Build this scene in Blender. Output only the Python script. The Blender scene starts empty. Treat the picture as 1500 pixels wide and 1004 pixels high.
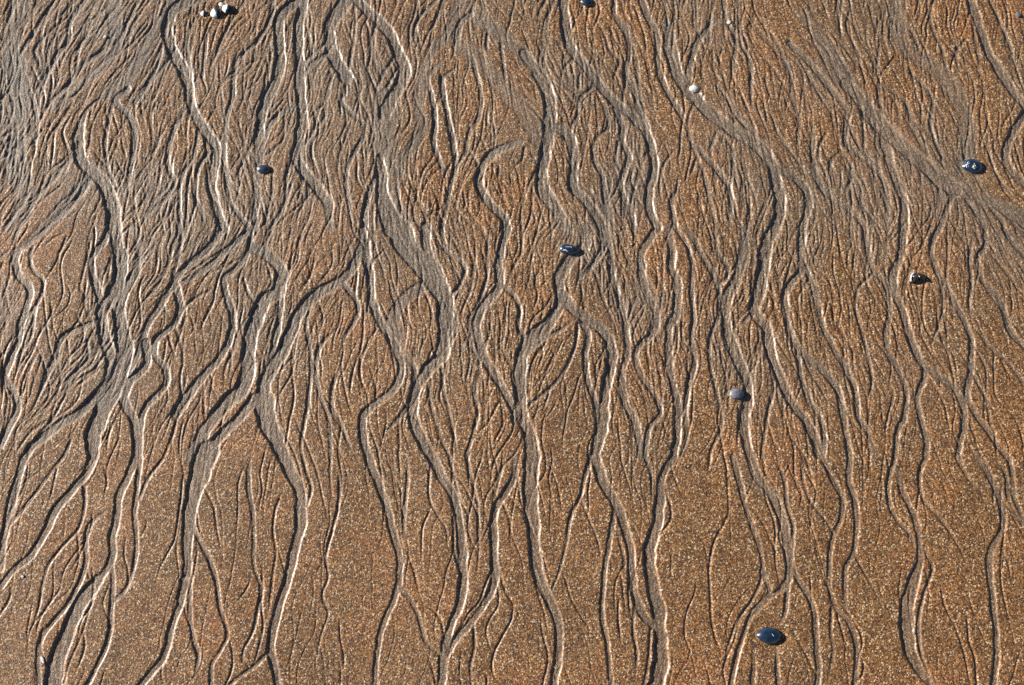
import bpy, bmesh, math, random
import numpy as np
from mathutils import Vector, Matrix, noise as mnoise

# ------------------------------------------------------------------ camera
scene = bpy.context.scene
CAM_H, PITCH, FPX = 1.82, math.radians(76.0), 1780.0      # metres, down angle, focal length in photo pixels
PW, PH = 1500.0, 1004.0
cam_data = bpy.data.cameras.new('camera')
cam = bpy.data.objects.new('camera', cam_data)
scene.collection.objects.link(cam)
cam.location = (0, 0, CAM_H)
cam.rotation_euler = (math.radians(90) - PITCH, 0, 0)
cam_data.sensor_fit = 'HORIZONTAL'
cam_data.sensor_width = 36.0
cam_data.lens = 36.0 * FPX / PW
cam_data.clip_start, cam_data.clip_end = 0.02, 500.0
scene.camera = cam

# ------------------------------------------------------------------ sky and sun
SUN_EL, SUN_AZ = math.radians(21.0), math.radians(-73.0)  # azimuth clockwise from +Y: the sun stands low on the left
world = bpy.data.worlds.new('World')
scene.world = world
world.use_nodes = True
wn = world.node_tree.nodes
sky = wn.new('ShaderNodeTexSky')
sky.sky_type = 'NISHITA'
sky.sun_disc = False
sky.sun_elevation = SUN_EL
sky.sun_rotation = SUN_AZ
sky.altitude, sky.air_density, sky.dust_density = 0.0, 0.6, 0.2   # a clear day: deep sky, hard shade
wn['Background'].inputs['Strength'].default_value = 0.05
world.node_tree.links.new(sky.outputs['Color'], wn['Background'].inputs['Color'])
sun_data = bpy.data.lights.new('sun', 'SUN')
sun_data.energy = 5.0
sun_data.angle = math.radians(0.5)
sun_data.color = (1.0, 0.95, 0.87)
sun = bpy.data.objects.new('sun', sun_data)
scene.collection.objects.link(sun)
SUN_DIR = Vector((math.sin(SUN_AZ) * math.cos(SUN_EL), math.cos(SUN_AZ) * math.cos(SUN_EL), math.sin(SUN_EL)))
sun.rotation_euler = SUN_DIR.to_track_quat('Z', 'Y').to_euler()
sun.location = SUN_DIR * 5
vs = scene.view_settings
vs.view_transform, vs.look, vs.exposure, vs.gamma = 'Standard', 'None', 0.9, 1.0
vs.use_curve_mapping = False
scene.cycles.use_denoising = False
scene.cycles.max_bounces = 4

# ------------------------------------------------------------------ photo point -> point on the beach
SP, CP = math.sin(PITCH), math.cos(PITCH)
def ground(px, py):
    u, v = (px - PW / 2) / FPX, -(py - PH / 2) / FPX
    dy, dz = CP + v * SP, -SP + v * CP
    t = CAM_H / -dz
    return u * t, dy * t
def mm_per_px(py):                                        # metres across one photo pixel at that row
    v = -(py - PH / 2) / FPX
    return CAM_H / (SP - v * CP) / FPX

rng = np.random.default_rng(11)
random.seed(5)
# ------------------------------------------------------------------ the rills, measured on the photograph
# one line each: width[>width at the end]: x y x y ... in thirds of a photo pixel from the tile's corner
TRACE = {}
TRACE[0, 0] = '''
~80>95: 110 -20 70 100 45 220 75 300 85 400 75 500 70 620 65 720 100 800 110 900 60 1004
28: 372 0 312 90 298 180 250 240 205 330 180 400
~60: 500 -20 500 100 505 190 470 270 390 340 320 400 240 480
26: 470 215 380 270 330 330 290 380 230 440 190 490
~50>60: 770 -10 725 60 650 190 600 290 530 370 450 420
6>52: 450 420 385 480 350 560 342 640
52>85: 342 640 355 700 410 755 460 810 490 890 500 1004
55: 860 -10 770 40 735 120 745 190 795 290 825 380 840 460 880 540 925 610 950 660 940 730 930 810 945 900 980 1004
~64>52: 405 775 350 830 290 900 190 1004
30>24: 412 765 375 815 318 892 205 1000
18: 880 60 830 130 822 220 838 330 850 430
18: 945 90 910 160 900 250 888 340
18: 1090 -10 1010 100 962 200 940 290
24: 1200 0 1190 80 1130 180 1045 260 1028 330 1022 420 1000 500 988 600 985 700 995 770 1050 850
45: 1310 0 1235 70 1225 150 1230 260 1215 350 1170 430 1145 520 1135 620 1140 730
30: 1130 760 1128 860 1118 1004
60: 1520 10 1460 90 1448 170 1470 250 1520 340
20: 1440 230 1370 280 1335 330 1322 400
45: 1335 -10 1310 130 1315 260 1320 400 1330 520 1318 600 1298 690 1340 760 1395 830 1440 900 1455 1004
28: 560 390 505 440 560 500 590 580 582 680 565 780 530 860
20: 500 430 480 520 462 620 468 720 500 810
25: 805 475 765 570 735 660 742 750 768 800 720 880 660 930 640 1004
18: 870 570 860 650 848 700 800 770 788 900 800 1004
22: 918 660 872 740 856 860 888 930 905 1004
28: 1295 468 1235 495 1180 560 1150 640
18: 1285 705 1262 780 1250 900 1190 1004
14: 1250 500 1250 600 1210 650 1160 690
20: 130 400 155 470 162 560 150 640
20: 240 110 190 170 152 225 170 270 178 330
22: 990 770 1010 880 1070 970 1100 1004
16: 1090 660 1050 760 1062 830
22: 60 -10 50 70 10 130
20: 240 0 170 110 120 190 90 240
18: 450 115 380 160 345 210 335 310
18: 610 0 570 80 540 140 520 180
16: 660 0 610 70 580 110
18: 710 200 690 290 650 360 590 450
16: 745 250 690 330 640 390 590 460
18: 1420 200 1350 260 1330 300
18: 1460 330 1435 420 1425 520 1370 580 1350 670
16: 45 400 0 440
18: 80 540 30 590 0 610
18: 70 640 20 690 0 700
16: 990 560 960 640 945 700
14: 1070 540 1065 640 1020 690
16: 1400 480 1370 640 1385 760
14: 705 550 690 640 640 700
14: 470 730 430 690 400 650
16: 1200 760 1190 880 1160 990
18: 1300 760 1270 850 1240 940
16: 1360 840 1310 950 1290 1004
20: 120 850 80 920 20 1004
18: 300 700 230 790 150 880 120 940
16: 390 560 400 480
18: 360 620 300 720 260 800
'''
TRACE[500, 0] = '''
45>60: 60 -15 115 50 175 100 220 160 245 230 275 300 255 380 215 440 190 500
~110: 200 440 190 540 190 640 195 720
~60>110: 190 640 200 760 210 880 230 1004
40>90: 172 690 176 800 190 900 225 1004
22: -10 430 45 500 100 550 85 620 40 700 20 800 40 920 50 1004
18: 5 300 20 400 0 440
~60>55: 520 -15 500 70 470 160 405 210 365 300 350 380 340 460 350 540 330 620 275 690 245 750 225 820
34: 570 60 520 105 510 190
~75>85: 510 195 590 260 650 315 720 385 770 460 830 540 885 620
~70>60: 560 40 640 110 730 175 800 240 870 330
50>62: 800 235 868 330 905 410 920 500 912 600 890 700 880 780 900 860 950 930 990 1004
22: 575 245 600 350 615 430 602 520 560 590 548 670
26: 435 280 380 340 400 430 412 540 405 620 430 700 462 770
28: 440 340 452 430 472 530 495 640 500 740 478 820 460 920 440 1004
16: 480 860 510 910 512 1004
16: 520 285 460 330 440 350
45>48: 975 -15 985 100 1012 215 1080 300 1140 380 1205 450 1270 500 1330 560 1362 640 1378 740 1355 830 1355 920 1385 1004
28: 1205 475 1232 540 1238 620 1264 690 1240 770 1230 830 1268 930 1290 1004
30: 1315 -10 1350 80 1390 150 1390 260 1412 350 1450 430 1500 510
26: 1200 0 1200 60 1250 130 1268 230 1255 300 1280 380 1312 480 1350 560
16: 1250 100 1298 250 1310 380 1335 500
14: 1105 60 1150 140 1180 220 1225 265 1200 330 1200 390
12: 1060 30 1025 100 1015 140
14: 1015 260 980 300 960 360
18: 1105 385 1052 430 1038 500 1010 570
18: 1160 460 1175 560 1120 610 1110 700 1150 780 1165 900 1160 1000
42: 790 625 720 650 655 685 615 745 608 820 650 890 710 950 740 1004
14: 805 650 790 710 730 750
16: 820 650 855 710
16: 850 760 810 850 790 940 790 1004
14: 810 760 800 850 770 920
16: 600 580 640 660
16: 560 660 600 720 605 800
14: 550 670 512 720
20: 320 630 255 720 240 800
20: 1490 820 1450 880 1470 1004
16: 55 0 62 120 42 250 30 330 45 420
16: 155 105 130 210 155 320
18: 240 180 238 240 180 330 155 400
18: 420 0 335 90 322 180 350 205
16: 445 0 420 80 370 165
20: 150 780 112 880 100 1004
48: 905 560 965 565 1010 610 1022 720 1018 820 1065 870 1115 930 1150 1004
18: 700 160 712 280 720 350
16: 645 130 640 230 660 260
18: 940 0 895 100 890 200 892 300 900 340
16: 900 0 870 60 860 130
14: 830 290 790 330
16: 1480 640 1420 720 1400 800 1410 900
16: 1220 620 1205 700 1225 740
14: 1290 720 1275 800 1320 870
16: 700 690 690 790 720 880 760 960
14: 330 720 330 830 340 950
16: 240 760 255 880 265 960
14: 410 740 360 830 350 900
18: 650 450 640 540 690 560
16: 270 260 200 380
14: 800 440 860 500 900 560
'''
TRACE[1000, 0] = '''
~70>90: 520 60 610 170 700 320 790 440
60>80: 720 370 800 460 900 575 1000 665 1100 755 1190 830
60>75: 1180 820 1300 865 1400 900 1520 975
40: 800 500 862 565 895 645 932 770 970 880 975 1004
~70>80: 950 -20 945 80 960 180 1040 250 1120 310 1180 380 1225 460 1250 540 1255 640 1225 730
42: 1260 -10 1295 90 1330 190 1380 290 1430 370 1500 465
38: 1510 490 1458 570 1420 660 1432 730 1510 810
18: 1110 -5 1085 60 1105 140 1140 210 1160 290 1182 350
28: 470 190 540 260 600 330 680 430 725 500 715 620 800 700 862 760 895 830 905 1004
14: 340 60 302 110 312 170 342 210 400 330
18: 390 150 432 230 470 320 482 420 512 520
20: 180 -5 190 80 232 180 222 300
18: 245 0 255 180 300 280 300 400 310 500
60>70: -70 100 -30 300 35 400 130 500 235 580 330 640 390 720 415 820 430 920 415 1004
28: 140 90 62 190 32 290 20 340
18: 30 600 60 680 100 780 120 880 140 1004
26: 60 640 160 760 210 850 210 1004
18: 62 700 32 770 0 805
25: 575 540 572 680 600 800 655 870 745 930 805 1004
16: 515 535 508 630
16: 630 590 602 640 600 710
16: 690 670 652 710 640 790
16: 740 720 750 770 720 830
38: 405 740 480 770 540 830 555 900 530 1004
16: 865 330 872 450 885 520
16: 730 60 722 130 770 230 790 310
18: 865 180 852 330
18: 940 262 900 300 885 335
18: 880 370 980 450 1012 560 1080 680
18: 1005 320 1060 370 1100 440 1092 560 1140 690
20: 1190 860 1162 920 1132 1004
16: 1120 800 1132 870 1122 960
24: 1250 880 1300 940 1330 1004
22: 1340 900 1400 960 1425 1004
16: 960 690 1042 750 1050 850
14: 620 240 680 310
16: 700 0 690 100 700 200
18: 960 110 1010 140 1040 220
16: 1245 170 1205 240 1220 330
16: 1270 90 1300 230 1310 340
18: 1350 0 1390 80 1440 200 1460 290
14: 1380 130 1400 90
14: 1475 70 1500 120
16: 60 440 25 520 30 600
14: 150 580 125 650
16: 150 580 215 640 230 760 250 860
18: 110 340 190 420 240 520 320 580
14: 220 340 270 440 320 570
16: 730 560 790 660 870 740
14: 720 730 780 820 790 900 850 980
16: 560 350 620 450 690 540
14: 780 480 800 600 790 700
16: 1340 580 1350 680 1390 780 1470 880
14: 1260 60 1240 130
16: 140 220 200 330 260 380
18: 400 560 500 700 560 800
14: 290 700 280 850 300 960
'''
TRACE[0, 335] = '''
~52>30: 190 5 128 58 75 95 0 128
24: 205 -5 140 55 80 92
35: 75 95 65 150 80 205 130 260 125 330 95 420 80 500 48 570 22 660 60 720 74 790 40 870 0 955
18: 145 80 130 130 152 190 192 230 172 320 110 400 80 450
18: 155 350 140 470 90 560 70 640
45: 500 -5 518 80 532 180 505 280 462 340 445 400 465 490 488 580 478 660 420 740 340 815 250 870 150 950 90 1010
34: 478 0 455 60 408 120 408 200 432 280 445 340
34>90: 580 0 610 90 600 180 552 270 522 340 530 430 545 520 530 620 490 720 445 800 420 870
85>45: 420 870 405 930 415 1004
14: 410 0 382 130 355 260 372 300 330 400
28: 440 405 360 435 275 480 240 570 205 640 172 740
18: 380 450 385 570 320 640 240 710
34>45: 1105 -10 1098 80 1052 160 985 220 998 300 1022 380 1010 480 960 570 900 640 850 700 795 780 770 815
55>65: 1110 85 1190 125 1238 190 1222 270 1155 320 1122 400 1098 500 1085 620 1068 700 985 770 925 850 865 960 840 1004
28: 1240 190 1235 300 1225 420 1200 520 1160 650
26: 985 0 900 100 795 190 755 260 702 340 642 440 602 560 560 640
32: 1080 20 980 110 880 190 800 240
34: 775 255 792 340 762 420 685 490 682 560 730 620 720 700 645 780 622 850 612 1004
18: 790 0 792 100 762 200
16: 720 340 745 390
15: 770 430 800 540 800 640
42: 640 500 640 600 565 680 545 760 585 830 600 900 600 1004
45>60: 1500 225 1390 290 1310 375 1268 480 1215 580 1160 680 1150 760
85>60: 1160 760 1180 860 1215 940 1260 1010
45: 1120 745 1040 840 950 930 890 1010
20: 1370 330 1345 420 1365 560 1360 700 1340 850 1322 960 1330 1004
14: 1395 300 1420 400 1400 470
22: 1490 430 1412 510 1388 600 1402 720 1442 830 1452 930 1450 1004
24: 1500 590 1462 700 1462 800 1500 862
12: 1290 480 1282 600 1292 740 1272 850 1250 980
14: 892 670 896 800 912 890
18: 940 262 850 310 800 360
16: 1060 200 1100 300 1132 335
15: 310 650 290 720 240 820 170 905
14: 790 785 762 900 720 1004
14: 530 800 480 900 470 1004
12: 25 270 40 360 62 400
8: 220 300 232 420 222 500
8: 150 500 182 570 160 640
16: 300 10 240 40 180 90
16: 20 540 0 570
14: 640 65 720 20
16: 730 180 690 260 640 310 630 370
16: 700 60 620 150 560 260
14: 830 360 850 440 810 480
14: 950 280 920 350 870 460
14: 1070 220 1090 290
14: 890 640 930 650 920 760
14: 1010 500 1012 600 1000 680
14: 1290 90 1270 190 1265 280
14: 1390 80 1370 190 1320 290
14: 430 620 340 690 310 740
14: 450 590 380 650
16: 60 1004 130 900 200 850
14: 330 880 300 960 270 1004
'''
TRACE[500, 335] = '''
110>60: 255 -20 285 70 330 130 375 185 410 235 445 290 462 380 452 480 438 560
55>50: 438 560 380 622 335 700 312 780 325 860 360 940 400 1004
45: 370 -10 378 100 420 180 450 260
18: 465 295 500 370 500 450 470 540
38: 112 60 110 140 125 200 132 300 162 390 212 470 250 550 262 620 228 710 150 770 100 820 92 900 118 1004
14: 210 70 130 155
24: 250 550 312 590 320 670 290 780 240 850 190 900
-55: 375 245 300 290 248 350 225 430 240 510
14: 285 340 300 420 350 460 410 490
24: 0 230 32 270 66 320 70 380 20 470 0 510
50: 95 0 88 80 48 170 0 235
20: 440 0 462 90 522 140 545 190 510 260 480 300
38: 718 -5 702 100 692 180 696 250 642 320 600 390 600 460 625 560 652 610 702 690 742 760 772 845
18: 650 0 640 100 642 200 602 330 562 400 570 500 610 590
14: 800 0 792 100 752 180 740 250
20: 710 250 762 300 786 360 776 430 812 480
10: 700 300 690 360 700 430 690 560
40>12: 1150 -5 1150 80 1105 160 1052 220 1060 290
50>58: 1080 0 1070 70 1000 145 965 200 958 260 985 310 1030 365 1095 405 1150 450 1185 520 1185 600 1165 680 1155 780 1150 870 1125 960 1115 1004
55>60: 960 270 958 340 905 425 840 475 795 560 785 660 788 760 800 850
60: 800 840 830 910 845 1004
26: 1020 408 960 450 880 490 825 535
18: 1040 420 1032 500 990 610 930 690 850 760 800 800
10: 970 470 900 620 830 720
12: 900 500 835 600 822 740
30: 1060 420 1085 470 1072 560 1080 660 1115 760 1130 860 1115 960
36: 1168 -5 1182 100 1195 230 1230 330 1252 440 1258 540 1236 640 1244 750 1290 850 1312 950 1312 1004
12: 1200 330 1150 390
10: 1190 120 1240 200 1250 300
34: 1395 0 1345 60 1318 120 1325 220 1350 300 1385 370 1378 450 1312 510 1295 570 1322 650 1380 730 1402 810 1352 880 1342 1004
38: 1440 -5 1455 100 1452 170 1482 250 1472 370 1440 440 1440 560 1452 660 1475 750 1482 860 1465 1004
12: 1380 460 1412 560 1430 640
12: 900 150 852 220 862 300 830 390
14: 930 200 880 260 890 330 880 400
16: 600 620 582 720 600 800 580 900 550 1004
14: 690 770 640 860 580 920
14: 700 760 710 860 660 960
14: 160 430 100 540 82 640 122 745
10: 160 500 160 640 150 740
10: 180 560 202 650
16: 252 850 255 950 245 1004
18: 440 600 452 720 480 830 510 1004
16: 380 680 400 800 440 920 470 1004
8: 980 650 992 750 985 830
8: 920 770 870 840
20: 0 870 35 950 40 1004
10: 1460 750 1422 850 1392 960
12: 250 140 250 200 270 260
12: 330 470 325 560 335 640
12: 560 60 580 160 560 260
12: 610 60 640 170
12: 410 40 430 60 470 180
12: 1290 20 1300 60 1240 110
12: 1360 120 1390 200 1380 300
10: 740 440 750 520 745 620
12: 1100 500 1110 590 1130 640
12: 1060 200 1060 320 1080 390
10: 1010 160 990 240 1010 300
10: 390 620 330 800 300 880
10: 630 720 640 770 610 760
10: 1350 560 1400 640
'''
TRACE[1000, 335] = '''
28: -30 0 12 60 40 150 40 300 50 400 40 470 55 580 30 680 12 800 20 900 0 980
12: 40 470 0 520
26: 20 0 70 90 130 200 160 270 160 380 122 480 120 580 146 700 168 800 170 880 132 960 122 1004
20: 150 0 152 100 200 170 190 220 150 250
50: 272 -5 266 120 238 220 196 300 192 420 222 520 255 600 286 670 286 760 268 850 280 950 300 1004
42: 392 -10 365 80 354 180 332 290 318 360 372 440 392 550 432 660 482 760 540 840 580 920 600 990
26: 312 365 252 430
20: 390 580 400 700 372 830 352 960 350 1004
38: 522 -5 522 100 528 180 475 240 450 310 468 430 506 520 562 580 632 635 682 705 702 800 722 920 736 1004
26: 506 520 522 650 562 760 608 830 625 920 612 1004
28: 540 165 570 250 592 330 622 430 662 520 722 620 762 720 772 820 822 910 840 1004
14: 560 160 632 210 660 280 665 400
12: 640 440 692 500 722 590
10: 620 470 600 540
34: 800 -5 812 90 842 190 890 240 912 340 900 440 902 530 950 620 985 720 978 820 945 900 942 1004
18: 832 200 775 260 760 340 782 430 812 540 832 640 830 760
42: 968 -5 958 120 926 200 940 290 975 390 1006 490 1046 580 1115 640 1192 700 1232 770 1238 870 1216 960 1205 1004
38: 1130 0 1092 70 1108 160 1155 250 1205 340 1250 430 1272 520 1265 630 1250 730 1290 820 1350 900 1410 980 1440 1010
16: 1040 20 985 80 976 120
14: 970 150 1005 195
18: 1100 160 1140 260 1145 360 1112 470 1090 510
28: 1062 620 1062 660 1032 740 1045 830 1072 920 1072 1004
32: 1335 -5 1330 80 1296 130 1316 220 1385 300 1418 380 1440 450 1510 525
22: 1290 20 1262 110 1270 230 1260 330 1270 400
20: 1280 430 1350 520 1420 580 1480 650 1500 690
12: 1400 580 1450 670 1500 720
20: 1400 0 1450 60 1510 135
14: 1340 90 1410 180 1480 270
12: 1150 380 1212 460 1222 520
10: 1130 480 1190 560 1212 680
12: 1090 670 1150 770 1172 880 1192 940
18: 1280 650 1332 750 1350 850 1370 900
12: 380 160 392 240 412 360
16: 350 230 400 310 412 390 462 450
10: 830 560 880 640 920 720
10: 870 760 882 840 912 900
10: 460 760 470 860 450 960
10: 400 20 430 130
10: 580 0 580 60 560 110
12: 620 0 605 90
12: 450 0 440 140
10: 1160 40 1200 120 1250 220
12: 1440 230 1450 330 1440 420
10: 1030 250 1050 400 1040 480
10: 250 230 280 310
12: 320 480 330 580 290 640
10: 480 300 490 420 540 500
10: 680 420 740 520 760 620
'''
TRACE[0, 669] = '''
36: 125 0 80 90 52 180 30 280 12 380 0 490
22: 290 0 222 70 165 150 112 220 40 300
45>30: 405 0 375 80 310 155 245 235 200 330 140 430 60 500 0 575
20>12: 370 130 372 220 342 320 272 400 212 480 186 570 172 660 140 760
10: 340 340 346 440 340 500
24: 480 230 402 290 378 370 380 460 355 540 312 630 242 720 184 800 168 880 172 1004
10: 385 440 425 470
10: 380 480 392 535
40>30: 600 0 560 100 525 170 515 260 495 350 492 450 440 540
60>85: 430 545 370 620 320 720 275 820 245 930 235 1004
20: 620 0 602 150 592 250 602 370 590 480 562 570 510 630
18: 715 15 650 100 612 190
24: 490 460 497 560 490 680 480 800 440 900 385 1004
12: 430 580 392 680 362 780 310 900 280 1000
12: 370 780 372 850 330 960
95>36: 905 -20 885 60 855 150 832 240 826 350 826 450 826 530
36>28: 812 540 792 650 752 760 722 880 665 950 620 1004
22: 838 530 838 700 852 800 872 880 855 970
22: 850 300 882 380 922 450 955 560 972 680 1000 780 972 850 932 920 930 1004
16>8: 895 130 940 220 952 300 970 400 982 440
26>14: 1100 0 1092 120 1112 250 1116 380 1116 480 1145 580 1132 680 1112 770 1072 850 1068 900
8: 1110 520 1080 590 1030 650
60>30: 1230 -10 1275 70 1315 150 1322 240 1312 340 1288 440 1258 560 1222 680 1194 780 1194 870 1212 960 1220 1004
14: 1250 130 1212 230 1200 330 1212 420 1196 560 1180 700
20: 1182 860 1122 920 1050 970 1005 1010
10: 1190 0 1172 120 1150 250
14: 1330 0 1352 80 1370 140 1350 220
18>10: 1490 60 1490 200 1462 320 1432 440 1442 530 1416 610 1442 690 1412 780 1390 900
14: 1455 0 1452 100 1462 200
10: 720 880 710 960 722 1000
8: 800 860 770 960
12: 860 200 870 280 880 330
10: 1110 400 1150 470
10: 200 170 180 240
10: 250 50 230 140 210 220
10: 290 260 280 360
12: 450 20 470 110 450 200
10: 1060 300 1000 360
8: 1120 960 1060 880
10: 60 650 40 720
10: 150 620 120 780 130 840
'''
TRACE[500, 669] = '''
40>26: 118 0 155 100 195 210 222 320 250 420 256 510 242 590 202 700 168 790 154 900 146 1004
22: 265 580 310 640 346 720 370 810 430 865
14: 370 850 400 930 416 1000
15: 330 640 400 670 440 730 450 780
15: 280 400 322 510 346 620
20: 290 0 290 130 276 250 276 380
42>36: 390 -5 435 80 482 150 510 240 526 350 535 470 535 580 512 670 475 760 452 860 440 1004
15: 495 270 496 400 520 500
36: 760 -5 762 80 722 160 676 230 668 330 672 440 674 540 640 630 580 720 505 800 465 870
16: 720 0 690 110 672 190
16>8: 690 490 722 590 770 670 796 725
16: 580 730 586 830 568 920 572 1004
10: 530 850 520 950 530 1004
12: 710 200 740 290 746 420
10: 580 940 635 960 640 1004
22>10: 550 -5 580 130 600 220 602 330 605 420 592 520
75>34: 832 -5 832 150 842 270 850 380 858 500 892 590 940 680 956 780 950 900 936 1004
14: 730 170 790 230 822 310
12: 850 550 890 680 912 775
8: 870 750 870 870
26>10: 1100 0 1072 80 1050 180 1010 260 990 380 960 500 922 595
16>8: 1055 190 1090 280 1130 380 1142 465
36: 1120 -5 1155 120 1202 200 1242 300 1270 400 1280 520 1292 620 1332 700 1385 755
24: 1200 240 1182 360 1160 480 1148 620 1148 730 1170 830 1186 1004
35>70: 1460 0 1412 90 1402 200 1382 310 1352 410 1362 510 1382 620 1400 720 1405 830 1395 940 1385 1004
15: 1420 120 1452 250 1430 310 1370 370
16: 1290 650 1282 760 1300 870 1290 970
16: 1360 760 1350 900 1332 1004
10: 1240 480 1202 570 1206 710
10: 1230 520 1252 700
16: 1210 330 1240 430 1242 500
9: 910 20 950 130 972 250
14>8: 480 0 520 180 556 260 570 385
12: 1330 0 1362 90 1366 200
8: 260 0 262 120
8: 640 0 650 80
10: 600 140 660 190
10: 1200 90 1230 0
10: 1160 760 1200 800
8: 820 860 830 950
'''
TRACE[1000, 669] = '''
30>12: 222 0 255 130 286 250 334 380 352 470 340 560 300 640 242 720 202 830 185 930
26: 350 500 380 600 312 680 272 770 232 900 212 1004
~45: 235 -10 300 100 360 170
45>38: 296 0 330 90 385 155 425 240 452 330 466 430 464 540 440 580
22: 440 580 372 630 320 690
14: 270 200 340 270 390 370 430 480
22: 462 560 456 660 432 730 400 750
28: 470 440 502 530 552 610 580 700 590 830 600 940 590 1004
20: 400 0 446 100 460 220 485 300 480 430
12: 350 0 372 110
12: 490 0 450 75
26: 622 -5 652 90 700 180 698 270 660 360 646 470 648 570 672 660 732 730 764 830 764 930 756 1004
16: 522 0 532 120 572 210 620 270 660 335
10: 570 230 560 340 566 385
18: 655 670 652 770 662 870 642 985
12: 680 700 710 800 722 875
24: 736 0 732 100 760 210 764 330 750 430 716 500 716 670
16>9: 755 430 800 510 850 600 886 675
20: 928 0 906 100 908 210 952 290 1000 340 1020 420
32: 938 60 972 160 1020 270 1040 370 1045 470
40>72: 1042 470 1018 550 988 640 984 740
72>30: 984 740 1000 860 1045 940 1100 1010
20: 1060 400 1100 490 1076 570 1046 670 1034 770 1052 880 1092 985
26>8: 1072 0 1042 80 1062 190 1122 260 1182 340 1232 430 1272 530
10: 1040 150 1030 240
8: 1250 580 1290 720 1342 840
16>8: 1216 0 1252 90 1310 160 1345 250
32: 1285 -5 1342 70 1390 170 1412 270 1398 340 1358 410 1352 500 1362 620 1376 740 1380 880 1366 1004
12: 1415 330 1412 450 1400 540
22: 1380 0 1425 90 1438 200 1500 300
24: 1430 0 1452 80 1462 180 1505 275
12: 1420 200 1460 270 1505 355
14: 190 0 200 150 200 260 142 370 118 480 122 600 132 740 175 890
9: 30 300 92 380 112 480
30: 315 830 310 1004
26: 412 830 420 1004
12: 460 720 520 830 585 955
9: 965 480 952 600 960 640
8: 1120 860 1122 960
8: 120 0 110 80
10: 520 30 600 170
10: 700 20 720 80
8: 1200 180 1190 260
8: 860 20 820 60
10: 1430 380 1470 470
'''
# a second reading of the crowded upper half, from larger views
TRACE[750, 0, 1.785] = '''
8: 560 0 555 80 575 160 570 230
10: 520 60 490 110 470 170 468 210
7: 640 40 620 90 650 140 690 190 730 260 748 315
6: 600 0 605 90 640 180 660 280 670 340
7: 655 50 700 130 735 220 748 310
8: 740 140 800 230 860 290 905 380 950 460 985 560
5: 820 140 850 190 870 230
6: 880 40 890 110 920 190 925 260
7: 1000 150 960 210 965 290 1000 380 1060 440
5: 1040 190 1075 230 1070 310 1085 390
5: 1110 220 1100 330 1130 440
6: 975 230 1030 310 1080 400 1120 470
6: 1185 100 1150 170 1165 240
6: 1190 110 1230 210 1240 300 1260 360
5: 752 325 745 390 760 470
6: 785 330 783 400 800 470
5: 820 350 800 400 802 450
5: 855 400 832 440 840 490
5: 850 410 890 460 872 505
7: 870 420 920 480 950 570 985 640
7: 1130 680 1135 780 1105 880
5: 540 350 522 400 530 450
6: 548 345 580 400 602 470 610 560
8: 615 440 622 560 592 680 548 740
8: 300 410 282 490 310 590 335 640
6: 320 420 352 500 350 580
7: 230 230 182 270 168 340
8: 210 220 250 300 245 340 225 360 222 440
8: 270 0 265 40 300 100 302 170 290 270
7: 440 300 470 380 455 470
6: 700 80 770 190 790 260
6: 690 440 710 530 740 600
6: 830 500 850 600 870 700 905 740
6: 780 700 840 770 845 860
7: 1150 620 1210 700 1260 780 1330 860
6: 1240 620 1290 700 1339 770
6: 1070 700 1060 780 1085 860
6: 60 100 110 220 150 320 160 420
7: 20 60 60 170 90 280 95 360
7: 0 280 60 330 90 400
6: 180 560 230 640 245 760
6: 250 700 270 800 300 880
6: 500 600 540 680 545 730
5: 660 560 640 620 655 700
6: 1000 560 1040 620 1060 650
6: 900 640 890 740 920 820
'''
TRACE[0, 0, 2.0] = '''
7: 480 130 440 200 390 270 345 330
6: 500 200 470 260 430 310 400 350
6: 630 70 605 130 590 220
7: 800 160 720 190 690 230 680 300
6: 1105 75 1095 130 1080 200 1100 260
7: 970 210 960 290 912 340 896 420
7: 1215 430 1170 500 1160 560
6: 1010 60 1035 130 1030 190 1060 250
6: 1120 210 1150 260 1130 300
7: 640 300 600 380 610 470 600 540
6: 560 480 570 580 620 620
7: 1330 590 1250 640 1260 720 1290 780
7: 920 560 880 600 810 660 770 720
6: 470 600 420 650 400 700
7: 720 690 640 740 550 800 510 830
6: 700 760 620 800 560 850
6: 100 290 110 370 105 430
7: 60 520 40 600 0 660
6: 170 380 130 450 120 520
6: 260 420 240 480 250 520
6: 330 330 345 400 320 480 330 540
6: 800 560 780 640 740 700
6: 540 560 500 620 470 680
7: 1030 650 1070 700 1050 780
6: 1450 420 1400 450 1330 460
6: 1460 520 1500 560
'''
# ------------------------------------------------------------------ small numpy helpers
GRIDS = {}
def vnoise(x, y, cell, seed):
    """smooth value noise, -1..1, at world points"""
    if seed not in GRIDS: GRIDS[seed] = np.random.default_rng(seed).uniform(-1, 1, (256, 256))
    g = GRIDS[seed]
    fx, fy = x / cell + 1000.0, y / cell + 1000.0
    ix, iy = np.floor(fx).astype(int), np.floor(fy).astype(int)
    tx, ty = fx - ix, fy - iy
    tx, ty = tx * tx * (3 - 2 * tx), ty * ty * (3 - 2 * ty)
    a, b = g[iy & 255, ix & 255], g[iy & 255, (ix + 1) & 255]
    c, d = g[(iy + 1) & 255, ix & 255], g[(iy + 1) & 255, (ix + 1) & 255]
    return (a + (b - a) * tx) * (1 - ty) + (c + (d - c) * tx) * ty

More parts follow.
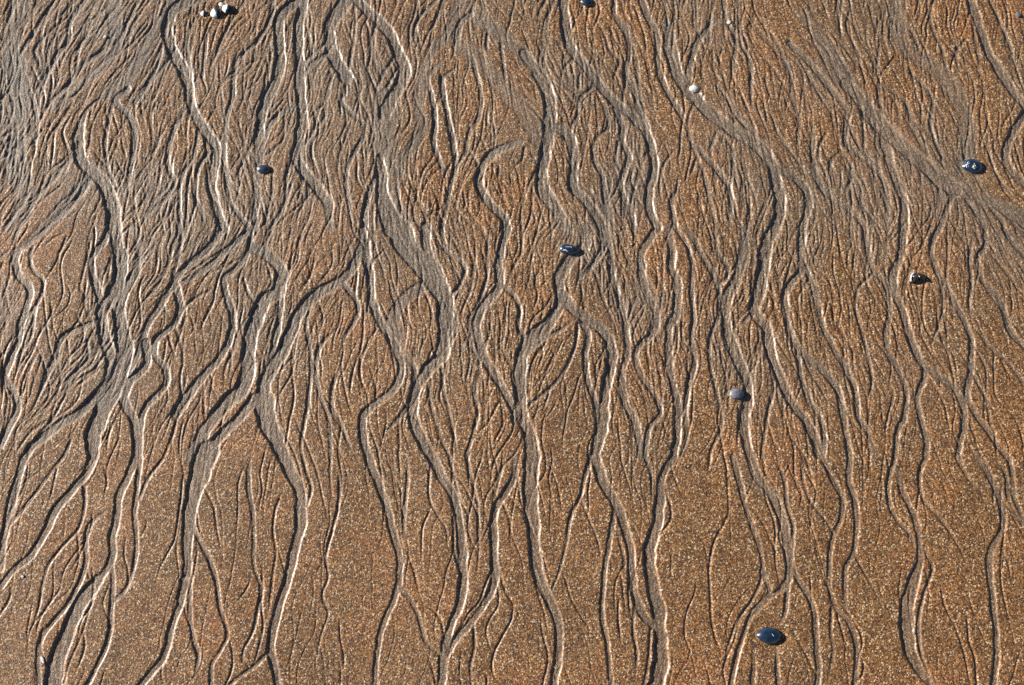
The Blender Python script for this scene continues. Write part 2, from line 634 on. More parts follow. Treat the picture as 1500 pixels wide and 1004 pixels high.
def spline(pts, step):
    """Catmull-Rom through pts (n,k), resampled to about one point per step"""
    p = np.asarray(pts, float)
    if len(p) < 3:
        n = max(2, int(np.hypot(*(p[-1, :2] - p[0, :2])) / step) + 1)
        return p[0] + (p[-1] - p[0]) * np.linspace(0, 1, n)[:, None]
    q = np.vstack([2 * p[0] - p[1], p, 2 * p[-1] - p[-2]])
    out = []
    for i in range(1, len(q) - 2):
        n = max(1, int(np.hypot(*(q[i + 1, :2] - q[i, :2])) / step + .5))
        t = (np.arange(n) / n)[:, None]
        a, b, c, d = q[i - 1], q[i], q[i + 1], q[i + 2]
        out.append(.5 * (2 * b + (c - a) * t + (2 * a - 5 * b + 4 * c - d) * t ** 2 + (3 * b - a - 3 * c + d) * t ** 3))
    out.append(p[-1:])
    return np.vstack(out)

def smooth(e0, e1, x):
    t = np.clip((x - e0) / (e1 - e0), 0, 1)
    return t * t * (3 - 2 * t)

def depth_for(w):                                          # channel depth from its width, metres
    return np.clip(.0008 + .085 * w, .0009, .0025)

# read the traced rills: control points in photo pixels, width at each end, which ends lie on a tile border
RAW = []
for (X0, Y0, *S), text in TRACE.items():
    S = S[0] if S else 3.0
    for line in text.strip().splitlines():
        head, tail = line.split(':')
        shallow = {'~': .32, '-': .55}.get(head[0], 1.0)             # a sheet of water that left hardly any bank
        w0, _, w1 = head.strip('~-').partition('>')
        v = np.array([float(t) for t in tail.split()]).reshape(-1, 2)
        edge = [S == 3.0 and bool(p[1] < 14 or p[1] > 988 or p[0] < 8 or p[0] > 1492) for p in (v[0], v[-1])]
        RAW.append({'p': v / S + (X0, Y0), 'w': [float(w0) / S, float(w1 or w0) / S], 'edge': edge, 'tile': (X0, Y0), 'join': [False, False], 'k': shallow})
# ends that meet on a tile border are one rill: bring them together
ENDS = [(i, e) for i, r in enumerate(RAW) for e in (0, 1) if r['edge'][e]]
pairs = []
for k, (i, e) in enumerate(ENDS):
    for (j, f) in ENDS[k + 1:]:
        if RAW[i]['tile'] == RAW[j]['tile'] or (RAW[i]['tile'][1] != RAW[j]['tile'][1] and e == f): continue
        d = np.hypot(*(RAW[i]['p'][-e] - RAW[j]['p'][-f])) + .5 * abs(RAW[i]['w'][e] - RAW[j]['w'][f])
        if d < 17: pairs.append((d, i, e, j, f))
for d, i, e, j, f in sorted(pairs):
    if RAW[i]['join'][e] or RAW[j]['join'][f]: continue
    m = (RAW[i]['p'][-e] + RAW[j]['p'][-f]) / 2; w = (RAW[i]['w'][e] + RAW[j]['w'][f]) / 2
    for q, g in ((i, e), (j, f)):
        RAW[q]['p'][-g] = m; RAW[q]['w'][g] = w; RAW[q]['join'][g] = True
CURVES = [spline(r['p'], 5.0) for r in RAW]
ALLP = np.vstack([np.column_stack([c, np.full(len(c), i), np.linspace(r['w'][0], r['w'][1], len(c)) / 2]) for i, (c, r) in enumerate(zip(CURVES, RAW))])
for i, r in enumerate(RAW):                                 # ends that run into another rill
    for e in (0, 1):
        p = r['p'][-e]
        if not (0 < p[0] < PW and 4 < p[1] < PH - 4): r['join'][e] = True
        d = np.hypot(ALLP[:, 0] - p[0], ALLP[:, 1] - p[1]) - ALLP[:, 3]
        if (d[ALLP[:, 2] != i] < 2.5).any(): r['join'][e] = True

# a stroke is an array of rows (x, y, half width, depth) in metres
MAIN, FINE = [], []
for r, px in zip(RAW, CURVES):
    n = len(px)
    wpx = np.linspace(r['w'][0], r['w'][1], n)
    gx, gy = ground(px[:, 0], px[:, 1])
    wid = wpx * mm_per_px(px[:, 1])
    s = np.concatenate([[0], np.cumsum(np.hypot(np.diff(gx), np.diff(gy)))])
    k = rng.integers(0, 9999)
    # banks are never straight: the width swells and pinches a little along the way
    wid = wid * (1 + .16 * vnoise(s, s * 0 + k, .026, 3) + .05 * vnoise(s, s * 0 + k, .009, 4))
    gx = gx + .10 * wid * vnoise(s, s * 0 + k + 7, .012, 5)
    dep = depth_for(wid) * r['k'] * (1 + .25 * vnoise(s, s * 0 + k, .05, 6))
    for e, dist in ((0, s), (1, s[-1] - s)):                # a rill that simply ends runs out shallow and narrow
        if r['join'][e]: continue
        L = min(.7 * s[-1], .012 + 2.6 * wid.max())
        f = np.clip(dist / L, 0, 1) ** .8
        dep = dep * (.08 + .92 * f)
        wid = wid * (.35 + .65 * f) if wid.max() < .010 else wid * (.8 + .2 * f)
    st = np.stack([gx, gy, wid / 2, dep], 1)
    MAIN.append(st)
    # carry on past the frame's edges so that the beach continues beyond the picture
    for end, cond in ((-1, px[-1, 1] > 996), (0, px[0, 1] < 3)):
        if cond and wpx.max() >= 6.5:
            p = st[end].copy(); q = st[-4 if end else 3]
            ang = math.atan2(p[1] - q[1], p[0] - q[0])
            ext = [p]
            kk = float(rng.integers(0, 9999))
            for i in range(60):
                ang2 = ang + .55 * float(vnoise(np.array(i * .02), np.array(kk), .12, 9))
                ang += .03 * ((-math.pi / 2 if end else math.pi / 2) - ang)
                p = p + np.array([math.cos(ang2) * .014, math.sin(ang2) * .014, 0, 0])
                ext.append(p.copy())
            MAIN.append(np.array(ext))

# ------------------------------------------------------------------ the direction in which the water ran
RX0, RX1, RY0, RY1 = -2.7, 2.7, -1.3, 2.9
FS = .02
fxs, fys = np.arange(RX0, RX1 + FS, FS), np.arange(RY0, RY1 + FS, FS)
FX, FY = np.meshgrid(fxs, fys)
DX = .10 * vnoise(FX, FY, .35, 21); DY = np.full_like(FX, -.25); WG = np.full_like(FX, .25)
NEAR = np.zeros_like(FX)                                    # how much traced rill there is around a point
for st in MAIN:
    for a, b in zip(st[:-3:3], st[3::3]):
        d = b[:2] - a[:2]; L = np.hypot(*d)
        if L < 1e-6: continue
        d = d / L
        if d[1] > 0: d = -d
        m = (a[:2] + b[:2]) / 2
        i0, i1 = np.searchsorted(fxs, (m[0] - .14, m[0] + .14)); j0, j1 = np.searchsorted(fys, (m[1] - .14, m[1] + .14))
        if i1 <= i0 or j1 <= j0: continue
        r2 = (FX[j0:j1, i0:i1] - m[0]) ** 2 + (FY[j0:j1, i0:i1] - m[1]) ** 2
        g = np.exp(-r2 / (2 * .035 ** 2)) * L * 40
        DX[j0:j1, i0:i1] += g * d[0]; DY[j0:j1, i0:i1] += g * d[1]
FANG = np.arctan2(DY, DX)
def flow(x, y):
    i = np.clip(((np.asarray(x) - RX0) / FS).astype(int), 0, len(fxs) - 1)
    j = np.clip(((np.asarray(y) - RY0) / FS).astype(int), 0, len(fys) - 1)
    return FANG[j, i]

# how rilled the sand is: all over higher up the beach, giving way to smooth sand lower down
def photo_xy(x, y):
    # inverse of ground()
    yc = y * SP - CAM_H * CP; zc = y * CP + CAM_H * SP
    return PW / 2 + FPX * x / zc, PH / 2 - FPX * yc / zc
CALM = [(75, 385, 42, 75), (95, 460, 30, 60), (660, 620, 40, 70), (720, 560, 20, 60), (560, 620, 18, 60), (1030, 560, 14, 80),
        (800, 400, 16, 50), (1230, 400, 24, 60), (905, 620, 35, 50), (230, 860, 45, 130), (410, 850, 40, 120), (530, 850, 45, 130),
        (650, 850, 40, 110), (770, 830, 30, 100), (860, 830, 40, 120), (1010, 760, 45, 160), (1070, 760, 25, 120), (1270, 800, 40, 120),
        (1420, 800, 40, 140), (1180, 900, 30, 60), (1480, 580, 30, 60), (970, 130, 22, 70), (700, 130, 16, 50), (1440, 120, 30, 60),
        (40, 940, 40, 50), (640, 520, 16, 50), (500, 620, 20, 60), (330, 560, 18, 40)]
def density(x, y):
    px, py = photo_xy(x, y)
    d = 1.0 - .88 * smooth(430, 780, py + 70 * vnoise(x, y, .12, 31))
    d = d * (1 - .25 * smooth(1100, 1500, px))
    d = d * (.75 + .45 * vnoise(x, y, .09, 32))
    for (cx, cy, rx, ry) in CALM:
        d = d * (1 - .92 * np.exp(-((px - cx) / rx) ** 2 - ((py - cy) / ry) ** 2))
    return np.clip(d, .0, 1)

# ------------------------------------------------------------------ fine rills between the traced ones
def walks(x, y, length, half, dep, dev, bend, step, fam=None):
    """all of them step by step together; each one swings off the flow and back"""
    n = np.maximum(5, (length / step).astype(int))
    k = rng.uniform(0, 9999, len(x)); ph = rng.uniform(.4, 1.0, len(x))
    x, y = x.copy(), y.copy()
    out = np.zeros((n.max(), len(x), 4))
    for i in range(n.max()):
        t = np.minimum(i / (n - 1), 1)
        a = flow(x, y) + dev * np.cos(math.pi * t * ph * 2) + bend * vnoise(np.full(len(x), i * step), k, .045, 41)
        if fam is not None:                                  # neighbours of a family swing together, families cross in long eyes
            for q in range(3):
                a = a + np.where(fam == q, .50 * vnoise(x, y, .050, 90 + q) + .34 * vnoise(x, y, .024, 95 + q), 0)
        x += np.cos(a) * step; y += np.sin(a) * step
        e = np.clip(np.minimum(t / .15, (1 - t) / .35), 0, 1) ** .7
        out[i] = np.stack([x, y, half * (.45 + .55 * e), dep * e], 1)
    return [out[:n[q], q] for q in range(len(x))]

N_SEED = 12500
sx = rng.uniform(-1.12, 1.12, N_SEED); sy = rng.uniform(-.18, 1.22, N_SEED)
keep = rng.uniform(0, 1, N_SEED) < density(sx, sy)
sx, sy = sx[keep], sy[keep]
u = rng.uniform(0, 1, len(sx))
zc = sy * CP + CAM_H * SP
half = (.0008 + .0013 * u ** 3) * (zc / 1.8)
FINE = walks(sx, sy + .03, rng.uniform(.05, .22, len(sx)), half, .00045 + .40 * half + rng.uniform(0, .0002, len(sx)),
             rng.uniform(-.14, .14, len(sx)), .18, .007, rng.integers(0, 3, len(sx)))
# root-like feeders that leave the traced rills and die out in the smooth sand
fx, fy, fl, fd = [], [], [], []
for st in MAIN:
    L = np.hypot(np.diff(st[:, 0]), np.diff(st[:, 1])).sum()
    for _ in range(rng.poisson(L / .11)):
        q = st[rng.integers(0, len(st))]
        fx.append(q[0] + rng.choice([-1, 1]) * q[2] * .6); fy.append(q[1]); fl.append(rng.uniform(.06, .24)); fd.append(rng.uniform(.15, .45) * np.sign(fx[-1] - q[0]))
fx, fy, fl, fd = map(np.array, (fx, fy, fl, fd))
ppx, ppy = photo_xy(fx, fy)
ok = rng.uniform(0, 1, len(fx)) < np.where(ppy > 600, .16, .8)
fx, fy, fl, fd = fx[ok], fy[ok], fl[ok], fd[ok] * .6
half = rng.uniform(.0009, .0019, len(fx))
FINE += walks(fx, fy, fl, half, .0005 + .36 * half, fd, .55, .006)
# outside the picture: the same beach with fewer, coarser rills
NO = 1500
ox = rng.uniform(RX0, RX1, NO); oy = rng.uniform(RY0, RY1, NO)
px, py = photo_xy(ox, oy)
keep = ~((px > -120) & (px < 1620) & (py > -90) & (py < 1090))
ox, oy = ox[keep], oy[keep]
big = rng.uniform(0, 1, len(ox)) < .30
OUTER = walks(ox, oy, np.where(big, rng.uniform(.35, .9, len(ox)), rng.uniform(.08, .3, len(ox))), np.where(big, rng.uniform(.005, .010, len(ox)), rng.uniform(.002, .004, len(ox))),
              np.where(big, .0028, .0016), rng.uniform(-.35, .35, len(ox)), .6, .012)

def until_frame(st):
    px, py = photo_xy(st[:, 0], st[:, 1])
    hit = np.nonzero((px > -40) & (px < PW + 40) & (py > -40) & (py < PH + 40))[0]
    return st[:hit[0]] if len(hit) else st
OUTER = [t for t in map(until_frame, OUTER) if len(t) > 3]

# ------------------------------------------------------------------ stones: (photo x, y, half width px, ...) used for scour hollows too
STONE_SPOTS = [(1425, 243, 15.5), (386, 248, 10.5), (834, 366, 16), (1018, 129, 8.5), (1079, 577, 11.5), (1126, 931, 19), (1344, 405, 11),
               (859, 3, 9.5), (317, 18.5, 9), (333, 13, 8.5), (324, 6.5, 4), (298, 19.5, 5.5)]

# ------------------------------------------------------------------ the beach surface
def carve(xs, ys, wr, strokes, soft, pad=.003):
    """depth and cover on rows ys, columns x = xs * wr[row]"""
    H = np.zeros((len(ys), len(xs)), np.float32); C = H.copy()
    for st in strokes:
        wide = min(1.0, .5 + st[:, 3].max() / .004) if st[:, 2].max() > .0028 else 0
        r = st[:, 2].max() + soft + pad
        for a, b in zip(st[:-1], st[1:]):
            j0 = np.searchsorted(ys, min(a[1], b[1]) - r); j1 = np.searchsorted(ys, max(a[1], b[1]) + r)
            if j1 <= j0: continue
            lo, hi = min(a[0], b[0]) - r, max(a[0], b[0]) + r; wa, wb = wr[j0], wr[j1 - 1]
            i0 = np.searchsorted(xs, min(lo / wa, lo / wb)); i1 = np.searchsorted(xs, max(hi / wa, hi / wb))
            if i1 <= i0: continue
            Y = ys[j0:j1][:, None]; X = xs[i0:i1][None, :] * wr[j0:j1][:, None]
            dx, dy = b[0] - a[0], b[1] - a[1]
            L2 = dx * dx + dy * dy + 1e-12
            t = np.clip(((X - a[0]) * dx + (Y - a[1]) * dy) / L2, 0, 1)
            d = np.sqrt((X - a[0] - t * dx) ** 2 + (Y - a[1] - t * dy) ** 2)
            hw = a[2] + (b[2] - a[2]) * t; dp = a[3] + (b[3] - a[3]) * t
            q = np.clip((hw + soft * .5 - d) / np.minimum(soft * 1.5, hw * 1.6), 0, 1)
            q = q * q * (3 - 2 * q)
            np.maximum(H[j0:j1, i0:i1], dp * q, out=H[j0:j1, i0:i1])
            if wide: np.maximum(C[j0:j1, i0:i1], q * wide, out=C[j0:j1, i0:i1])
    return H, C

def blur(a, n=1):
    for _ in range(n):
        p = np.pad(a, 1, mode='edge')
        a = (p[:-2, 1:-1] + 2 * p[1:-1, 1:-1] + p[2:, 1:-1]) / 4
        p = np.pad(a, 1, mode='edge')
        a = (p[1:-1, :-2] + 2 * p[1:-1, 1:-1] + p[1:-1, 2:]) / 4
    return a

def streaks(xs, ys, wr, ang):
    """flow-aligned texture: noise smeared along the direction of the water"""
    n0 = np.random.default_rng(77).normal(0, 1, (len(ys), len(xs))).astype(np.float32)
    acc = n0.copy(); tot = 1.0
    dxs = (xs[1] - xs[0]) * wr
    dyr = np.gradient(ys)
    for sgn in (1, -1):
        fi = np.broadcast_to(np.arange(len(xs), dtype=np.float32)[None, :], n0.shape).copy()
        fj = np.broadcast_to(np.arange(len(ys), dtype=np.float32)[:, None], n0.shape).copy()
        for k in range(11):
            ii = np.clip(fi, 0, len(xs) - 1).astype(np.int32); jj = np.clip(fj, 0, len(ys) - 1).astype(np.int32)
            a = ang[jj, ii]
            fi += sgn * np.cos(a) * 1.3; fj += sgn * np.sin(a) * 1.3 * (dxs / dyr)[jj]
            ii = np.clip(fi + .5, 0, len(xs) - 1).astype(np.int32); jj = np.clip(fj + .5, 0, len(ys) - 1).astype(np.int32)
            w = 1 - k / 13
            acc += n0[jj, ii] * w; tot += w * w
    return acc / math.sqrt(tot)

def slope(h, xs, ys, wr):
    gy, gx = np.gradient(h, ys, xs)
    return np.hypot(gx / wr[:, None], gy)

def surface(xs, ys, wr, detail):
    X, Y = np.meshgrid(xs, ys)
    X = X * wr[:, None]
    soft = .0016 if detail else .006
    hm, cover = carve(xs, ys, wr, MAIN + OUTER, soft)
    if detail:
        hf, _ = carve(xs, ys, wr, FINE, .0010)
        dens = density(X, Y)
        ang = flow(X, Y) + .35 * vnoise(X, Y, .03, 51)
        st = streaks(xs, ys, wr, ang)
        h = -np.maximum(hm, hf) - .60 * np.minimum(hm, hf)
        st_amp = .00003 + .00020 * dens * (1 - .35 * cover) + .00012 * cover
        h = h + blur(st) * st_amp * 1.6
        h = .6 * h + .4 * blur(h.astype(np.float32), 1)
        # loose grains standing up from the surface
        gr = np.random.default_rng(5).normal(0, 1, h.shape)
        bank = smooth(.25, .7, slope(blur(-np.maximum(hm, hf)), xs, ys, wr))
        h = h + gr * (.000115 - .00004 * cover) * (1 - .75 * bank)
    else:
        hf = hm * 0; dens = np.full_like(hm, .5); h = -hm
    h = h + .0022 * vnoise(X, Y, .22, 61) + .0010 * vnoise(X, Y, .09, 62) + .0005 * vnoise(X, Y, .035, 63)
    for (px, py, rw) in STONE_SPOTS:                        # water scoured a shallow hollow round each stone
        gx, gy = ground(px, py); r = rw * mm_per_px(py)
        d = np.hypot(X - gx, (Y - gy) * 1.2)
        h = h - .0012 * np.exp(-((d - r * 1.15) / (r * .45)) ** 2) 
    silt = np.clip(.86 * blur(smooth(.4, 1.0, cover)) + .35 * smooth(.0004, .0012, hf) + .55 * dens * (.65 + .8 * vnoise(X, Y, .10, 71)) , 0, 1)
    # water still seeps from the cut banks: where the surface falls steeply it is wet and smooth
    wet = smooth(.15, .5, slope(blur(-np.maximum(hm, hf)), xs, ys, wr))
    px, py = photo_xy(X, Y)
    silt = silt * (1 - .18 * smooth(500, 1450, px)) * (.72 + .28 * smooth(900, 200, py)) 
    return X, Y, h, silt, wet

def grid_faces(nx, ny, base=0, mask=None):
    i = np.arange(nx - 1); j = np.arange(ny - 1)
    I, J = np.meshgrid(i, j)
    f = np.stack([J * nx + I, J * nx + I + 1, (J + 1) * nx + I + 1, (J + 1) * nx + I], -1).reshape(-1, 4) + base
    return f if mask is None else f[mask.reshape(-1)]

CY0, CY1 = -.10, 1.10
def half_span(y): return .438 * (np.asarray(y) * CP + CAM_H * SP)
xs = np.linspace(-1, 1, 1440)
ys = [CY0]
while ys[-1] < CY1:
    ys.append(ys[-1] + .00120 + .00040 * (ys[-1] - CY0) / (CY1 - CY0))
ys = np.array(ys); wr = half_span(ys)
Xc, Yc, Hc, Sc, Wc = surface(xs, ys, wr, True)
xm = np.arange(RX0, RX1 + .001, .009); ym = np.arange(RY0, RY1 + .001, .009)
Xm, Ym, Hm, Sm, Wm = surface(xm, ym, np.ones(len(ym)), False)
def inside(x, y, m): return (np.abs(x) < half_span(y) - m) & (y > CY0 + m) & (y < CY1 - m)
outside = ~inside((Xm[:-1, :-1] + Xm[1:, 1:]) / 2, (Ym[:-1, :-1] + Ym[1:, 1:]) / 2, .012)
Hm = Hm - .0035 * inside(Xm, Ym, -.02)
nc, nm = Xc.size, Xm.size
far = 120.0
RING = np.array([(RX0, RY0), (RX1, RY0), (RX1, RY1), (RX0, RY1), (-far, -far), (far, -far), (far, far), (-far, far)])
verts = np.concatenate([np.stack([Xc, Yc, Hc], -1).reshape(-1, 3), np.stack([Xm, Ym, Hm], -1).reshape(-1, 3),
                        np.column_stack([RING, np.full(8, -.004)])])
faces = np.concatenate([grid_faces(len(xs), len(ys)), grid_faces(len(xm), len(ym), nc, outside),
                        np.array([(0, 4, 5, 1), (1, 5, 6, 2), (2, 6, 7, 3), (3, 7, 4, 0)]) + nc + nm])
silt = np.concatenate([Sc.reshape(-1), Sm.reshape(-1), np.full(8, .4)]).astype(np.float32)

me = bpy.data.meshes.new('beach_sand')
me.vertices.add(len(verts)); me.vertices.foreach_set('co', verts.astype(np.float32).reshape(-1))
me.loops.add(faces.size); me.loops.foreach_set('vertex_index', faces.astype(np.int32).reshape(-1))
me.polygons.add(len(faces))
me.polygons.foreach_set('loop_start', np.arange(0, faces.size, 4, dtype=np.int32))
me.polygons.foreach_set('use_smooth', np.ones(len(faces), bool))
me.update(calc_edges=True)
wet = np.concatenate([Wc.reshape(-1), Wm.reshape(-1), np.zeros(8)]).astype(np.float32)
att = me.attributes.new('wet', 'FLOAT', 'POINT'); att.data.foreach_set('value', wet)
att = me.attributes.new('silt', 'FLOAT', 'POINT'); att.data.foreach_set('value', silt)
beach = bpy.data.objects.new('beach_sand', me)
scene.collection.objects.link(beach)
beach['kind'] = 'structure'
beach['label'] = 'brown wet sand cut by branching drainage rills'

def height_at(x, y):
    j = int(np.clip(np.searchsorted(ys, y), 1, len(ys) - 2)); i = int(np.clip(np.searchsorted(xs, x / wr[j]), 1, len(xs) - 2))
    return float(Hc[j - 1:j + 2, i - 1:i + 2].mean())

# ------------------------------------------------------------------ materials
class Nodes:
    def __init__(self, name):
        self.m = bpy.data.materials.new(name); self.m.use_nodes = True
        self.t = self.m.node_tree; self.b = self.t.nodes['Principled BSDF']
        self.co = self.new('ShaderNodeTexCoord').outputs['Object']
    def new(self, kind, **kw):
        n = self.t.nodes.new(kind)
        for k, v in kw.items(): setattr(n, k, v)
        return n
    def link(self, a, b): self.t.links.new(a, b)
    def noise(self, scale, detail=2, rough=.5):
        n = self.new('ShaderNodeTexNoise'); n.inputs['Scale'].default_value = scale
        n.inputs['Detail'].default_value = detail; n.inputs['Roughness'].default_value = rough
        self.link(self.co, n.inputs['Vector']); return n.outputs['Fac']
    def voronoi(self, scale, out='Color'):
        n = self.new('ShaderNodeTexVoronoi'); n.inputs['Scale'].default_value = scale
        self.link(self.co, n.inputs['Vector']); return n.outputs[out]
    def ramp(self, fac, stops, interp='LINEAR'):
        n = self.new('ShaderNodeValToRGB'); n.color_ramp.interpolation = interp
        e = n.color_ramp.elements
        while len(e) < len(stops): e.new(.5)
        for el, (p, c) in zip(e, stops):
            el.position = p; el.color = (*c, 1) if len(c) == 3 else c
        self.link(fac, n.inputs['Fac']); return n.outputs['Color']
    def mix(self, fac, a, b, blend='MIX'):
        n = self.new('ShaderNodeMix', data_type='RGBA', blend_type=blend)
        for sock, v in ((n.inputs[0], fac), (n.inputs[6], a), (n.inputs[7], b)):
            if isinstance(v, (int, float)): sock.default_value = v
            elif isinstance(v, tuple): sock.default_value = (*v, 1)
            else: self.link(v, sock)
        return n.outputs[2]
    def math(self, op, a, b=0.0):
        n = self.new('ShaderNodeMath', operation=op)
        for sock, v in zip(n.inputs, (a, b)):
            if isinstance(v, (int, float)): sock.default_value = v
            else: self.link(v, sock)
        return n.outputs[0]
    def bump(self, h, strength, dist, normal=None):
        n = self.new('ShaderNodeBump'); n.inputs['Strength'].default_value = strength; n.inputs['Distance'].default_value = dist
        self.link(h, n.inputs['Height'])
        if normal is not None: self.link(normal, n.inputs['Normal'])
        return n.outputs['Normal']

def sand_material():
    s = Nodes('wet sand')
    a = s.new('ShaderNodeAttribute', attribute_name='silt').outputs['Fac']
    cell = s.voronoi(560.0)                                  # one random colour for each grain
    sep = s.new('ShaderNodeSeparateColor'); s.link(cell, sep.inputs[0])
    patch = s.noise(5.5, 5, .65)
    warm = s.ramp(patch, [(.30, (.195, .098, .030)), (.52, (.245, .114, .033)), (.72, (.325, .132, .036))])
    brown = s.mix(1.0, warm, s.ramp(sep.outputs[0], [(0, (.14, .12, .11)), (.35, (.52, .48, .45)), (.70, (1.05, 1.0, .98)), (1, (1.9, 1.9, 1.9))]), 'MULTIPLY')
    brown = s.mix(s.ramp(sep.outputs[2], [(.87, (0, 0, 0)), (.95, (1, 1, 1))]), brown, (.64, .48, .30))   # pale quartz and shell grains
    grey = s.mix(1.0, s.ramp(s.noise(9.0, 3), [(.35, (.168, .133, .098)), (.65, (.228, .170, .118))]),
                 s.ramp(sep.outputs[1], [(0, (.42, .42, .42)), (.4, (.8, .8, .8)), (.85, (1.3, 1.3, 1.3)), (1, (2.2, 2.2, 2.2))]), 'MULTIPLY')
    brk = s.math('ADD', a, s.math('MULTIPLY', s.math('SUBTRACT', s.noise(260.0, 2), .5), .9))
    col = s.mix(s.math('MINIMUM', s.math('MAXIMUM', brk, 0.0), .95), brown, grey)
    s.link(col, s.b.inputs['Base Color'])
    w = s.new('ShaderNodeAttribute', attribute_name='wet').outputs['Fac']
    dry = s.math('SUBTRACT', 1.0, s.math('MULTIPLY', w, .8))
    rough = s.math('SUBTRACT', s.math('ADD', s.math('MULTIPLY', s.noise(330.0, 2), .5), .36), s.math('MULTIPLY', a, .10))
    s.link(s.math('SUBTRACT', rough, s.math('MULTIPLY', w, .13)), s.b.inputs['Roughness'])
    s.link(s.math('ADD', s.math('MULTIPLY', w, .1), .5), s.b.inputs['Specular IOR Level'])
    n1 = s.bump(s.voronoi(700.0, 'Distance'), .6, .0009)
    s.link(s.math('MULTIPLY', dry, .6), n1.node.inputs['Strength'])
    n2 = s.bump(s.noise(1500.0, 2, .7), .45, .0006, n1)
    s.link(s.math('MULTIPLY', dry, .45), n2.node.inputs['Strength'])
    s.link(n2, s.b.inputs['Normal'])
    return s.m
me.materials.append(sand_material())

def stone_material(name, dark, light, rough=.40, scale=90.0, coat=1.0, speck=None):
    s = Nodes(name)
    c = s.ramp(s.noise(scale, 4, .65), [(.35, dark), (.68, light)])
    if speck:
        c = s.mix(s.ramp(s.noise(scale * 5, 3, .7), [(.60, (0, 0, 0)), (.68, (1, 1, 1))]), c, speck)
    s.link(c, s.b.inputs['Base Color'])
    s.b.inputs['Roughness'].default_value = rough
    s.b.inputs['Coat Weight'].default_value = coat; s.b.inputs['Coat IOR'].default_value = 1.7; s.b.inputs['Coat Roughness'].default_value = .26
    s.link(s.bump(s.noise(scale * 6, 3, .6), .35, .0006), s.b.inputs['Normal'])
    return s.m
def sun_shade_stone(name):
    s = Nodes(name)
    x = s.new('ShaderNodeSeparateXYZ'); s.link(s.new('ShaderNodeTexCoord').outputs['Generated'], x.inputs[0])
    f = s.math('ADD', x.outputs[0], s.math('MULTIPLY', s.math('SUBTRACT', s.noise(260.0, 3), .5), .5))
    s.link(s.ramp(f, [(.44, (.80, .78, .72)), (.50, (.02, .03, .045))]), s.b.inputs['Base Color'])  # sunlit left and shaded right are painted into the base colour
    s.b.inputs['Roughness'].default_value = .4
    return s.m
M = {
    'slate': stone_material('wet blue slate', (.003, .012, .030), (.010, .038, .080)),
    'black': stone_material('wet black basalt', (.014, .022, .035), (.045, .06, .08), .30, 160.0),
    'grey': stone_material('speckled grey granite', (.10, .10, .13), (.26, .25, .29), .45, 300.0, .25, (.05, .05, .07)),
    'white': stone_material('white quartz', (.62, .59, .52), (.85, .82, .76), .40, 70.0, .2),
    'two': sun_shade_stone('stone with sun and shade painted on'),
    'brown': stone_material('dark brown shell', (.012, .009, .008), (.05, .03, .025), .35, 120.0, .4),
    'chalk': stone_material('chalky shell white', (.66, .64, .60), (.86, .85, .82), .55, 200.0, .1),
}

# ------------------------------------------------------------------ stones and shell bits on the sand
def stone_mesh(name, rx, ry, rz, seed, lump=.16, facet=.0, sub=4, taper=0.0, flat=0.0):
    bm = bmesh.new()
    bmesh.ops.create_icosphere(bm, subdivisions=sub, radius=1.0)
    off = Vector((seed * 3.1, seed * 1.7, seed * .9))
    rnd = random.Random(seed)
    planes = []
    for _ in range(7):
        n = Vector((rnd.uniform(-1, 1), rnd.uniform(-1, 1), rnd.uniform(-.2, 1))).normalized()
        planes.append((n, rnd.uniform(.78, .95)))
    for v in bm.verts:
        p = v.co.copy()
        p *= 1 + lump * mnoise.noise(p * .9 + off) + lump * .35 * mnoise.noise(p * 2.6 + off)
        if facet:
            for n, d in planes:
                k = p.dot(n) - d
                if k > 0: p -= n * k * facet
        if taper: p.y *= 1 - taper * (p.x * .5 + .25); p.z *= 1 - taper * .6 * (p.x * .5 + .25)
        if flat and p.z > 1 - flat: p.z = (1 - flat) + (p.z - 1 + flat) * .35
        v.co = Vector((p.x * rx, p.y * ry, p.z * rz))
    me = bpy.data.meshes.new(name)
    bm.to_mesh(me); bm.free()
    me.polygons.foreach_set('use_smooth', np.ones(len(me.polygons), bool))
    return me

def place(name, px, py, wpx, hpx, rz_ratio, rot, mat, label, cat, seed, sink=.35, group=None, **kw):
    """wpx, hpx: size seen in the photograph; the height seen is footprint depth and stone height together"""
    gx, gy = ground(px, py)
    s = mm_per_px(py)
    view = math.atan2(CAM_H, gy)                             # how steeply the camera looks down here
    rx = wpx * s / 2 * .92
    rz = rx * rz_ratio * .85
    hv = hpx * s / 2                                         # seen half height = sqrt((ry sin)^2 + (rz cos)^2)
    ry = math.sqrt(max((hv ** 2 - (rz * math.cos(view)) ** 2), (.25 * hv) ** 2)) / math.sin(view)
    ry = max(ry, .45 * rx)
    me = stone_mesh(name, rx, ry, rz, seed, **kw)
    me.materials.append(M[mat])
    o = bpy.data.objects.new(name, me)
    scene.collection.objects.link(o)
    zc = rz * (1 - 2 * sink)
    z = height_at(gx, gy)
    # the stone's middle sits above the sand: move its foot so that its middle lands on the measured point
    o.location = (gx * (1 - zc / CAM_H), gy * (1 - zc / CAM_H), z + zc)
    o.rotation_euler = (0, 0, rot)
    o['label'] = label; o['category'] = cat
    if group: o['group'] = group
    return o, (rx, ry, rz)

def child(name, bm, mat, parent):
    me = bpy.data.meshes.new(name); bm.to_mesh(me); bm.free()
    me.polygons.foreach_set('use_smooth', np.ones(len(me.polygons), bool))
    me.materials.append(M[mat])
    o = bpy.data.objects.new(name, me); scene.collection.objects.link(o); o.parent = parent
    return o

